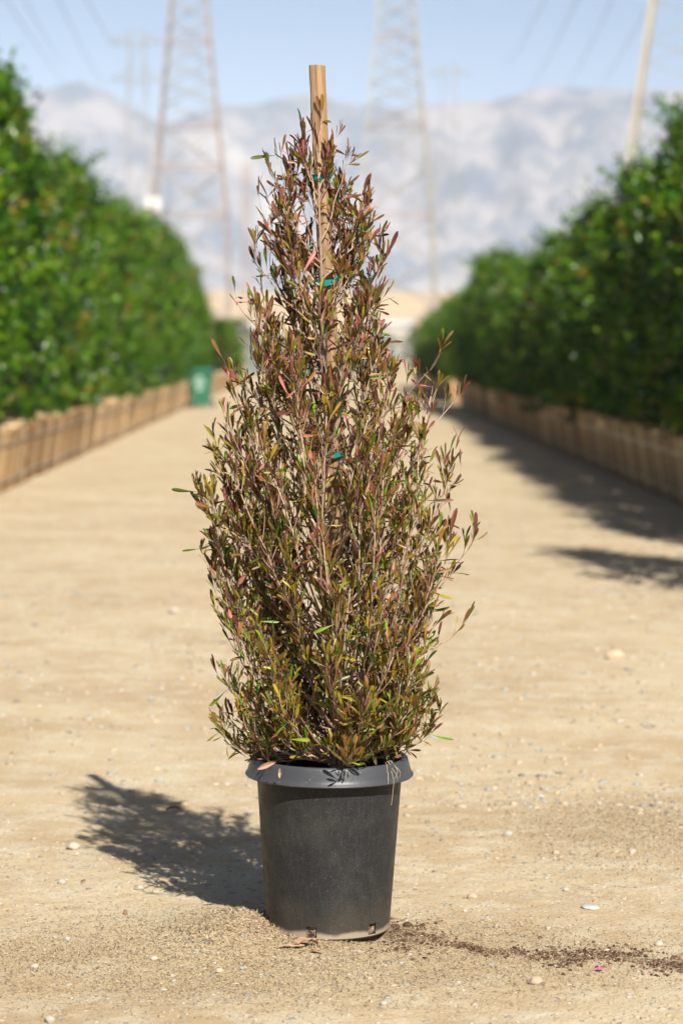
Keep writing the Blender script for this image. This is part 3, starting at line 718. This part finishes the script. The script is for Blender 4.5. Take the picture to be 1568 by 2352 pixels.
def make_crown(seed, H, W, pointy=.0, nleaf=5200, tone=0):
    r = np.random.default_rng(seed); z0, z1 = .62, H
    # shoots : centres in the crown volume, biased to the outer shell
    ns = nleaf//13; z = r.uniform(0, 1, ns)**.9; a = r.uniform(0, 6.283, ns)
    lump = 1+.26*np.sin(3*a+seed)*np.sin(z*11+seed*2)+.15*np.sin(5*a+seed*3+z*17)
    pro = np.minimum(1, (1-z)/(.22+.42*pointy))**.85*(0.86+.14*np.sin(z*7+seed))
    rad = W*pro*lump*(.35+.65*r.random(ns)**.4)
    c = np.stack([rad*np.cos(a), rad*np.sin(a), z0+(z1-z0)*z], 1)
    sd_ = np.stack([np.cos(a)*.55, np.sin(a)*.55, np.full(ns, .8)], 1)+r.normal(0, .35, (ns, 3)); sd_ /= np.linalg.norm(sd_, axis=1)[:, None]
    sl_ = r.uniform(.10, .38, ns)*(1+.5*(z > .9))
    per = 13; t = np.tile(np.linspace(0, 1, per), ns); C = np.repeat(c, per, 0)+np.repeat(sd_*sl_[:, None], per, 0)*t[:, None]+r.normal(0, .02, (ns*per, 3))
    d = np.repeat(sd_, per, 0)*.5+r.normal(0, .6, (ns*per, 3)); d /= np.linalg.norm(d, axis=1)[:, None]
    q = r.normal(0, 1, (ns*per, 3)); s = np.cross(d, q); s /= np.linalg.norm(s, axis=1)[:, None]; nn = np.cross(d, s)
    L = r.uniform(.06, .11, ns*per)[:, None]; W_ = L*.24
    V = np.stack([C, C+d*L*.5+s*W_+nn*W_*.4, C+d*L, C+d*L*.5-s*W_+nn*W_*.4], 1).reshape(-1, 3)
    i0 = np.arange(ns*per)[:, None]*4
    Fa = np.concatenate([i0+np.array([[0, 1, 2]]), i0+np.array([[0, 2, 3]])], 0)
    base = np.array([(.023, .086, .003), (.010, .044, .002), (.060, .140, .003), (.004, .018, .002)])
    col = np.repeat(base[r.integers(0, 4, ns)]*r.uniform(.8, 1.25, (ns, 1)), per, 0)
    tipf = (t**2)[:, None]*np.repeat(r.random(ns) < .45, per)[:, None]; col = col*(1-tipf*.6)+np.array((.17, .26, .012))*tipf*.6
    yl = np.repeat(r.random(ns) < .035, per)[:, None]; col = np.where(yl, np.array((.2, .15, .02)), col)
    col = col*r.uniform(.85, 1.15, (ns*per, 1))
    return npmesh('crown', V, Fa, m_hleaf, np.repeat(col, 4, 0))
def make_trunk(seed, H):
    r = random.Random(seed); mb = MB(); pts = [(0, 0, .5), (.02, .01, 1.2), (-.01, .03, 2.0), (.02, 0, H*.8)]
    mb.tube(pts, [.05, .042, .03, .012], 8)
    for i in range(16):
        z = .8+i*(H*.62)/16; a = r.uniform(0, 6.28); l = r.uniform(.25, .45); mb.tube([(0, 0, z), (math.cos(a)*l*.5, math.sin(a)*l*.5, z+.15), (math.cos(a)*l, math.sin(a)*l, z+.42)], [.018, .012, .004], 5)
    return mb.mesh('trunk', m_trunk, True)
CROWN = [make_crown(20+i, 4.0, .62, .45+.3*(i % 3), 6200) for i in range(6)]
TRK = [make_trunk(40+i, 4.0) for i in range(3)]
rb = random.Random(99)
def place(x, y, H, gb, gt, labb, labt, tree=True, box=True, wsc=1.0, rz=0):
    if box:
        k = rb.randrange(4); b = empty('planter_box', (x, y, float(gh(x, y))-.005), rz+R(rb.uniform(-2.5, 2.5)))
        tag(b, labb, 'planter box', gb)
        for me_, nm in zip(BOX[k], ('planks', 'steel_strap', 'soil')): link(nm, me_, b)
    if tree:
        t = empty('hedge_tree', (x, y, 0), rb.uniform(0, 6.28)); s_ = H/4.15; t.scale = (wsc*rb.uniform(.95, 1.1),)*2+(s_,)
        tag(t, labt, 'tree', gt); link('trunk', rb.choice(TRK), t); link('crown', rb.choice(CROWN), t)
def lerp_tab(tab, y):
    if y <= tab[0][0]: return tab[0][1]
    for a, b in zip(tab, tab[1:]):
        if y <= b[0]: return a[1]+(b[1]-a[1])*(y-a[0])/(b[0]-a[0])
    return tab[-1][1]
LT = [(20, 4.6), (31, 4.45), (32.2, 4.0), (35.5, 4.1), (39, 4.4), (43, 4.05), (47, 4.25), (51, 4.15), (58, 4.4), (65, 4.5), (72, 4.2), (78, 3.9)]
RTb = [(11, 4.1), (13.2, 4.75), (16.4, 3.6), (17.6, 4.1), (19.2, 3.5), (21, 3.95), (24, 3.6), (27.4, 3.95), (29, 3.35), (32, 3.65), (34, 3.0), (37, 3.75), (39, 2.95), (42, 3.35), (46, 2.9), (50, 2.95), (54, 3.65), (58, 3.6), (62, 3.85), (66, 3.7)]
y = 20.5; pitch = 1.22
while y < 79:
    x = -3.42-.0145*(y-25)*1.0-.60
    place(x, y, lerp_tab(LT, y)+rb.gauss(-.02, .12)+.2*(int(y) % 4 == 1), 'wooden boxes along the left side of the lane', 'hedge trees along the left side of the lane',
          'slatted wooden planter box in the sunlit row left of the lane', 'dense bright green boxed tree in the sunlit left row', wsc=1.0)
    y += pitch
while y < 112:
    x = -3.42-.0145*(y-25)-.60
    if y > 83: place(x, y, 2.7+rb.gauss(0, .1), 'wooden boxes far down the left side', 'small trees far down the left side',
          'empty slatted wooden box beyond the green bin' if y < 100 else 'far wooden box under the small round trees on the left', 'small round green tree at the far end of the left row', tree=y > 100, wsc=1.1)
    y += pitch
y = 13.2; KK = 0
while y < 66:
    KK += 1
    place(3.15+.58-.3*(KK == 1), y, lerp_tab(RTb, y)+(rb.gauss(-.02, .14)+.18*(KK % 4 == 3))*(KK > 4), tree=KK not in (2, 3), gb= 'wooden boxes along the right side of the lane', gt='hedge trees along the right side of the lane',
          labb='slatted wooden planter box in the shaded row right of the lane', labt='dark green boxed tree in the shaded right row', wsc=1.0)
    y += pitch
y = 71
while y < 106:
    place(3.1+.6, y, 3.2-(y-71)*.014+rb.gauss(0, .1), 'wooden boxes far down the right side', 'lower trees far down the right side',
          'far wooden box under the lower sunlit trees on the right', 'lower yellowish green tree beyond the gap in the right row', wsc=.98)
    y += pitch

# ---------------------------------------------------------------- green bin
m_bin = simple('green_bin_plastic', (.02, .13, .07), .45, var=.12)
m_mark = simple('white_print', (.45, .55, .48), .5, var=.05)
m_blk = simple('black_rubber', (.02, .02, .02), .7)
bp = gnd(463, 937); BN = tag(empty('wheelie_bin', (bp.x, bp.y, .0), R(-6)), 'green wheeled rubbish bin with a pale printed mark at the end of the left boxes', 'bin')
mb = MB(); sec = [(.06, .205, .22), (.12, .21, .24), (.9, .285, .33), (.955, .29, .34)]; vs = []; fs = []
for z, a, b in sec:
    for x_, y_ in ((-a, -b), (-a+.03, -b-.015), (a-.03, -b-.015), (a, -b), (a, b), (-a, b)): vs.append((x_, y_, z))
for i in range(3):
    for k in range(6): fs.append((i*6+k, i*6+(k+1) % 6, i*6+6+(k+1) % 6, i*6+6+k))
fs += [(5, 4, 3, 2, 1, 0), (18, 19, 20, 21, 22, 23)]; mb.add(vs, fs)
mb.box((0, 0, .94), (.63, .74, .03)); mb.build('body', m_bin, BN)
mb = MB(); vs = []
for z, a, b in ((.957, .31, .37), (.99, .31, .37), (1.05, .24, .30)):
    for x_, y_ in ((-a, -b-.02), (a, -b-.02), (a, b), (-a, b)): vs.append((x_, y_, z))
mb.add(vs, [(0, 1, 5, 4), (1, 2, 6, 5), (2, 3, 7, 6), (3, 0, 4, 7), (4, 5, 9, 8), (5, 6, 10, 9), (6, 7, 11, 10), (7, 4, 8, 11), (8, 9, 10, 11), (3, 2, 1, 0)]); mb.build('lid', m_bin, BN)
mb = MB(); mb.tube([(-.28, .41, .96), (.28, .41, .96)], .016, 8); mb.build('handle', m_bin, BN)
for s_ in (-1, 1):
    mb = MB(); mb.tube([(s_*.25, .27, .1), (s_*.31, .27, .1)], .1, 20); mb.build('wheel', m_blk, BN, False)
# printed round emblem : ring with a leaf-like arrow shape
mb = MB(); n = 28; vs = []
def fy(z): return -(.24+(z-.12)/.78*.09)-.018
for r_ in (.10, .135):
    for k in range(n): g = 6.283*k/n; z = .70+r_*1.1*math.sin(g); vs.append((r_*math.cos(g), fy(z)-.003, z))
mb.add(vs, [(k, (k+1) % n, n+(k+1) % n, n+k) for k in range(n)])
for a0 in (90, 210, 330):
    g = R(a0); cx, cz_ = .045*math.cos(g), .70+.05*math.sin(g); t_ = []
    for k in range(3): h = g+R(120*k+20); z = cz_+.042*math.sin(h); t_.append((cx+.042*math.cos(h), fy(z)-.003, z))
    mb.add(t_, [(0, 1, 2)])
mb.box((0, fy(.5)-.003, .5), (.2, .003, .035)); mb.build('printed_mark', m_mark, BN)

# ---------------------------------------------------------------- far objects
m_cont = simple('grey_container_paint', (.13, .145, .125), .5, var=.15)
CX0, CX1, CYY = at(572, 860, 160).x, at(905, 860, 160).x, 160
ct = tag(empty('storage_container', ((CX0+CX1)/2, CYY, 0)), 'long grey storage container standing across the far end of the lane', 'container')
mb = MB(); wdt = CX1-CX0; nrib = 40
for k in range(nrib):
    x_ = -wdt/2+(k+.5)*wdt/nrib; mb.box((x_, -1.2 if k % 2 else -1.16, 1.3), (wdt/nrib, .04, 2.35))
mb.box((0, .03, 1.3), (wdt, 2.3, 2.3)); mb.build('wall', m_cont, ct)
mb = MB()
for z in (.08, 2.54): mb.box((0, 0, z), (wdt+.1, 2.5, .15))
for x_ in (-wdt/2-.01, wdt/2+.01): mb.box((x_, -1.19, 1.3), (.12, .12, 2.3))
mb.build('frame', m_cont, ct)
m_white = simple('white_wall', (.40, .37, .31), .7, var=.1, scale=1); m_roof = simple('pale_roof', (.55, .52, .48), .6, var=.1, scale=1); m_dark = simple('dark_glass', (.05, .06, .07), .2)
def building(u0, u1, vtop, Yd, label):
    x0, x1 = at(u0, 800, Yd).x, at(u1, 800, Yd).x; zt = at(0, vtop, Yd).z; wd = x1-x0
    b = tag(empty('warehouse', ((x0+x1)/2, Yd, 0)), label, 'building'); mb = MB(); mb.box((0, 4, zt*.44), (wd, 8, zt*.88)); mb.build('wall', m_white, b)
    mb = MB(); mb.add([(-wd/2-.3, -.4, zt*.88), (wd/2+.3, -.4, zt*.88), (wd/2+.3, 8.4, zt*.88), (-wd/2-.3, 8.4, zt*.88), (-wd/2-.3, 4, zt), (wd/2+.3, 4, zt)],
           [(0, 1, 5, 4), (3, 4, 5, 2), (0, 4, 3), (1, 2, 5), (0, 3, 2, 1)]); mb.build('roof', m_roof, b)
    for k in range(3):
        mb = MB(); mb.box((-wd/2+wd*(k+.5)/3, -.03, zt*.3), (wd*.12, .06, zt*.3)); mb.build('door', m_dark if k == 1 else m_roof, b)
building(800, 945, 735, 420, 'low white warehouse beyond the right row of trees')
building(485, 600, 742, 430, 'low white warehouse beyond the left row of trees')
# embankment : long tan levee with a real slope
m_lev, nt, p = new_mat('dry_grass_slope'); v = coord(nt)
c = mix(nt, noise(nt, .02, 5, v), (.35, .25, .14), (.46, .35, .22)); c = mix(nt, ramp(nt, noise(nt, .09, 4, v), .55, .7, (0,)*3, (.5,)*3), c, (.3, .25, .13))
nt.links.new(c, p.inputs['Base Color']); p.inputs['Roughness'].default_value = .95
zt = at(0, 672, 1100).z; xs_ = np.linspace(-900, 900, 91); mb = MB(); rows = [(880, -1), (930, zt*.3), (1020, zt*.8), (1090, zt), (1300, zt*.98), (1500, -1)]
vs = []
for y_, z_ in rows:
    for x_ in xs_: vs.append((x_, y_+12*math.sin(x_*.01), z_+(1.6*math.sin(x_*.013+y_)+.9*math.sin(x_*.041) if z_ > 0 else 0)))
n = len(xs_); fs = [(i*n+k, i*n+k+1, (i+1)*n+k+1, (i+1)*n+k) for i in range(len(rows)-1) for k in range(n-1)]
mb.add(vs, fs); tag(mb.build('embankment', m_lev, smooth=True), kind='structure')
# mid-distance trees in front of the embankment
FT = tag(empty('distant_tree', (at(548, 800, 180).x, 180, 0)), 'rounded olive tree far off beside the grey container', 'tree', 'distant trees beyond the lane')
FT.scale = (2.3, 2.3, .95); link('trunk', TRK[0], FT); link('crown', CROWN[1], FT)
for u, s_, hh, l in ((505, 3.0, 1.0, 'distant grey green tree at the end of the left row'), (960, 3.2, .95, 'distant tree behind the far right row'), (870, 3.0, .8, 'distant tree seen through the right side of the shrub'), (690, 3.0, .8, 'distant tree hidden behind the middle of the shrub')):
    t = tag(empty('distant_tree', (at(u, 800, 230).x, 230, 0), u), l, 'tree', 'distant trees beyond the lane'); t.scale = (s_, s_, hh); link('trunk', TRK[1], t); link('crown', CROWN[2], t)

# mountains
def mt_h(X, Y):
    tab = [(-200, 240), (0, 230), (60, 215), (120, 208), (190, 188), (255, 212), (330, 262), (395, 292), (450, 268), (520, 240), (600, 238), (660, 222), (720, 215), (780, 236), (850, 246), (950, 244), (1020, 236), (1120, 232), (1180, 215), (1230, 206), (1330, 205), (1450, 210), (1568, 206), (1800, 215)]
    us = np.array([t[0] for t in tab]); vv = np.array([t[1] for t in tab])
    Yr = 6600; hz = (810-np.interp(X/Yr*F+784, us, vv))/F*Yr*1.0
    t = np.clip((Y-5000)/1600, 0, 1); back = np.clip((Y-6600)/1500, 0, 1)
    def ridge(s, sd): return 1-np.abs(2*fbm(X*1.0, Y*.55, s, sd, 4)/.94-1)
    rg = ridge(1/520, 3)*.6+ridge(1/190, 8)*.3+.1*ridge(1/70, 18)
    h = hz*(t**.85)*(1-.62*(1-rg)*np.clip(4*t*(1.0-t), 0, 1)*(t < 1)*2.2)-back*hz*.7
    return h+(fbm(X, Y, 1/90, 5, 3)-.45)*24*np.clip(t*2, 0, 1)
mx = np.linspace(-2400, 2400, 380); my = np.linspace(4900, 8000, 240); X2, Y2 = np.meshgrid(mx, my); Z2 = mt_h(X2, Y2)-3
idx = np.arange(X2.size).reshape(X2.shape); Fm = np.stack([idx[:-1, :-1], idx[:-1, 1:], idx[1:, 1:], idx[1:, :-1]], -1).reshape(-1, 4)
m_mt, nt, p = new_mat('mountain_scrub_relief'); v = coord(nt)
c = mix(nt, ramp(nt, noise(nt, .005, 8, v, .62), .42, .58), (.035, .045, .065), (.17, .145, .13))  # scrub tones; their dark-light contrast also stands in for ridge shading
c = mix(nt, ramp(nt, noise(nt, .0032, 7, v, .62), .56, .70, (0,)*3, (.8,)*3), c, (.27, .235, .195))
nt.links.new(c, p.inputs['Base Color']); p.inputs['Roughness'].default_value = 1
tag(link('mountains', npmesh('mountains', np.stack([X2.ravel(), Y2.ravel(), Z2.ravel()], 1), Fm, m_mt, None, True)), kind='structure')

# ---------------------------------------------------------------- lattice towers and wires
m_steel = simple('galvanised_steel', (.24, .235, .23), .55, .1, var=.25, scale=.4); m_rust = simple('rusty_steel', (.25, .185, .15), .7, 0, var=.3, scale=.5)
m_cream = simple('cream_painted_steel', (.27, .25, .20), .6, 0, var=.15, scale=.4)
def lattice(cx, Yd, wfun, levels, label, leg_r, br_r, mats, arms=(), group=None, xlev=()):
    t = tag(empty('transmission_tower', (cx, Yd, 0)), label, 'electricity pylon', group)
    def corner(z, i, j): w_ = wfun(z)/2; return Vector((i*w_, j*w_, z))
    zmax = levels[-1]
    for i in (-1, 1):
        for j in (-1, 1):
            mb = MB()
            mb.tube([corner(z, i, j) for z in levels], leg_r, 4); mb.build('leg', mats[0], t)
    for a, b in zip(levels, levels[1:]):
        mb = MB()
        for (i1, j1), (i2, j2) in (((-1, -1), (1, -1)), ((1, -1), (1, 1)), ((1, 1), (-1, 1)), ((-1, 1), (-1, -1))):
            mb.tube([corner(a, i1, j1), corner(b, i2, j2)], br_r, 4); mb.tube([corner(a, i2, j2), corner(b, i1, j1)], br_r, 4)
        mb.build('bracing', mats[1], t)
    for z in xlev:
        mb = MB()
        for (i1, j1), (i2, j2) in (((-1, -1), (1, -1)), ((1, -1), (1, 1)), ((1, 1), (-1, 1)), ((-1, 1), (-1, -1))): mb.tube([corner(z, i1, j1), corner(z, i2, j2)], leg_r*.85, 4)
        mb.build('crossbar', mats[2], t)
    for z, L_ in arms:
        mb = MB(); w_ = wfun(z)/2
        for s_ in (-1, 1):
            for j in (-w_, w_): mb.tube([(s_*w_*.2, j, z), (s_*L_, 0, z+.2)], br_r*1.6, 4); mb.tube([(s_*w_*.2, j, z+w_*1.6), (s_*L_, 0, z+.3)], br_r*1.3, 4)
            for k in range(1, 6):
                f = k/6; mb.tube([(s_*L_*f, -w_*(1-f), z+.1), (s_*L_*f, w_*(1-f), z+w_*1.6*(1-f))], br_r, 4)
        mb.build('cross_arm', mats[1], t)
    return t
def twfun(Yd, uA, vA, uB, vB, uc):
    # width (m) as a function of height from two half-widths seen at two heights
    zA, zB = at(0, vA, Yd).z, at(0, vB, Yd).z; wA, wB = uA*Yd/F, uB*Yd/F
    return lambda z: max(1.2, wA+(wB-wA)*(z-zA)/(zB-zA))
YT = 210
zv = lambda v, Yd=YT: at(0, v, Yd).z
lv = [-.2, zv(700), zv(600), zv(495), zv(390), zv(290), zv(235), zv(190), zv(142), zv(95), zv(48), zv(0), zv(-60), zv(-130), zv(-210), zv(-300)]
w0_ = twfun(YT, 168, 495, 78, 0, 430); z4_ = at(0, 495, YT).z
w1 = lambda z: w0_(z) if z > z4_ else w0_(z4_)+(z4_-z)*.05
lattice(at(436, 400, YT).x, YT, w1, lv, 'left of the two tall lattice pylons behind the shrub', .095, .075, (m_rust, m_steel, m_rust), ((zv(-120), 9), (zv(-250), 8)), 'tall lattice pylons in the middle distance', (zv(495), zv(290), zv(95), zv(385)))
lattice(at(908, 400, YT).x, YT, w1, lv, 'right of the two tall lattice pylons behind the shrub', .095, .075, (m_cream, m_steel, m_rust), ((zv(-120), 9), (zv(-250), 8)), 'tall lattice pylons in the middle distance', (zv(495), zv(290), zv(85)))
# antenna panels
AP = tag(empty('antenna_panel', at(352, 466, YT-4)), 'pale antenna panel box on the left pylon leg above the trees', 'antenna')
mb = MB(); mb.box((-.35, 0, 0), (.5, .35, 1.1)); mb.box((.35, 0, -.05), (.5, .35, 1.1)); mb.build('panel', m_roof, AP)
mb = MB(); mb.tube([(-.6, .3, 0), (.6, .3, 0)], .05, 6); mb.build('bracket', m_steel, AP)
# near pylon at right
Y3 = 95; z3 = lambda v: at(0, v, Y3).z
w3 = lambda z: max(2, 11.5-(11.5-3.0)*(z/30.0))
legx = at(1500, 0, Y3).x; cx3 = legx+w3(z3(0))/2
slope = (at(1500, 0, Y3).x-at(1447, 370, Y3).x)/(z3(0)-z3(370)); wz0 = w3(z3(0)); zz0 = z3(0)
w3b = lambda z: max(2, wz0-2*slope*(z-zz0))
lattice(cx3, Y3, w3b, [-.2, 4, 7.5, 10.5, 13.2, 15.6, 17.8, 20], 'near cream steel pylon leaning in above the right hedge', .13, .03, (m_cream, m_steel, m_steel), (), None, ()).rotation_euler = (0, 0, -math.atan2(legx, Y3))
# far pylons
YF = 520
wF = lambda z: max(2.2, 7-z*.055)
def zf(v): return at(0, v, YF).z
lattice(at(315, 100, YF).x, YF, wF, [0, 12, 22, 32, 41, 49, 56, 62, zf(80)], 'far pale pylon with two wide cross arms left of the left pylon', .13, .07, (m_steel, m_steel, m_steel), ((zf(186), 5.6), (zf(100), 6.2)), 'far pylons near the mountains', ())
YG = 600
lattice(at(1030, 170, YG).x, YG, wF, [0, 12, 22, 32, 41, 49, 56, 62, at(0, 150, YG).z], 'far pale pylon with short cross arms right of the right pylon', .1, .05, (m_steel, m_steel, m_steel), ((at(0, 172, YG).z, 5.2),), 'far pylons near the mountains', ())
lattice(at(566, 400, YG).x, YG, lambda z: max(1.2, 3-z*.03), [0, 12, 22, 32, 41, at(0, 370, YG).z], 'faint rusty pole tower between the two tall pylons', .22, .1, (m_rust, m_rust, m_rust), (), 'far pylons near the mountains', ())
m_wire = simple('wire', (.10, .10, .11), .5, .3)
def wire(pa, pb, sag, r, label, group):
    pa, pb = Vector(pa), Vector(pb); mb = MB(); pts = [pa.lerp(pb, t/24)-Vector((0, 0, sag*4*(t/24)*(1-t/24)))-pa for t in range(25)]
    mb.tube(pts, r, 5); return tag(mb.build('power_line', m_wire, loc=pa), label, 'power line', group)
farL = at(315, 186, YF); farR = at(1030, 172, YG)
for (u0, v0), (u1, v1), Yn, l in [((20, 0), (165, 205), 150, 'leftmost power line in the sky at the upper left'), ((62, 0), (150, 150), 150, 'second power line from the left at the upper left'), ((140, 0), (240, 200), 150, 'third power line from the left at the upper left'), ((205, 0), (270, 110), 150, 'power line closest to the left pylon at the upper left')]:
    a = at(u0-(u1-u0)*.35, v0-(v1-v0)*.35, Yn); b = at(u1, v1, 420); wire(a, b, .6, .035, l, 'power lines at the upper left')
for (u0, v0), (u1, v1), Yn, l in [((1245, 0), (1160, 150), 150, 'leftmost power line right of the right pylon'), ((1320, 0), (1215, 205), 150, 'second power line right of the right pylon'), ((1400, 0), (1295, 210), 150, 'third power line right of the right pylon'), ((1490, 0), (1380, 190), 150, 'power line closest to the near cream pylon')]:
    a = at(u0-(u1-u0)*.35, v0-(v1-v0)*.35, Yn); b = at(u1, v1, 420); wire(a, b, .6, .035, l, 'power lines at the upper right')

# ---------------------------------------------------------------- haze
mb = MB(); mb.box((0, 4300, 389), (5200, 9400, 780))
hz = mb.build('haze', None); tag(hz, 'thin blue haze over the far valley', 'haze', kind='stuff')
m_hz = bpy.data.materials.new('haze_air'); m_hz.use_nodes = True; nt = m_hz.node_tree; nt.nodes.clear()
pv = nt.nodes.new('ShaderNodeVolumePrincipled'); pv.inputs['Color'].default_value = (.70, .81, .98, 1); pv.inputs['Density'].default_value = 6.9e-5; pv.inputs['Anisotropy'].default_value = -.5
ou = nt.nodes.new('ShaderNodeOutputMaterial'); nt.links.new(pv.outputs[0], ou.inputs['Volume']); hz.data.materials.append(m_hz)
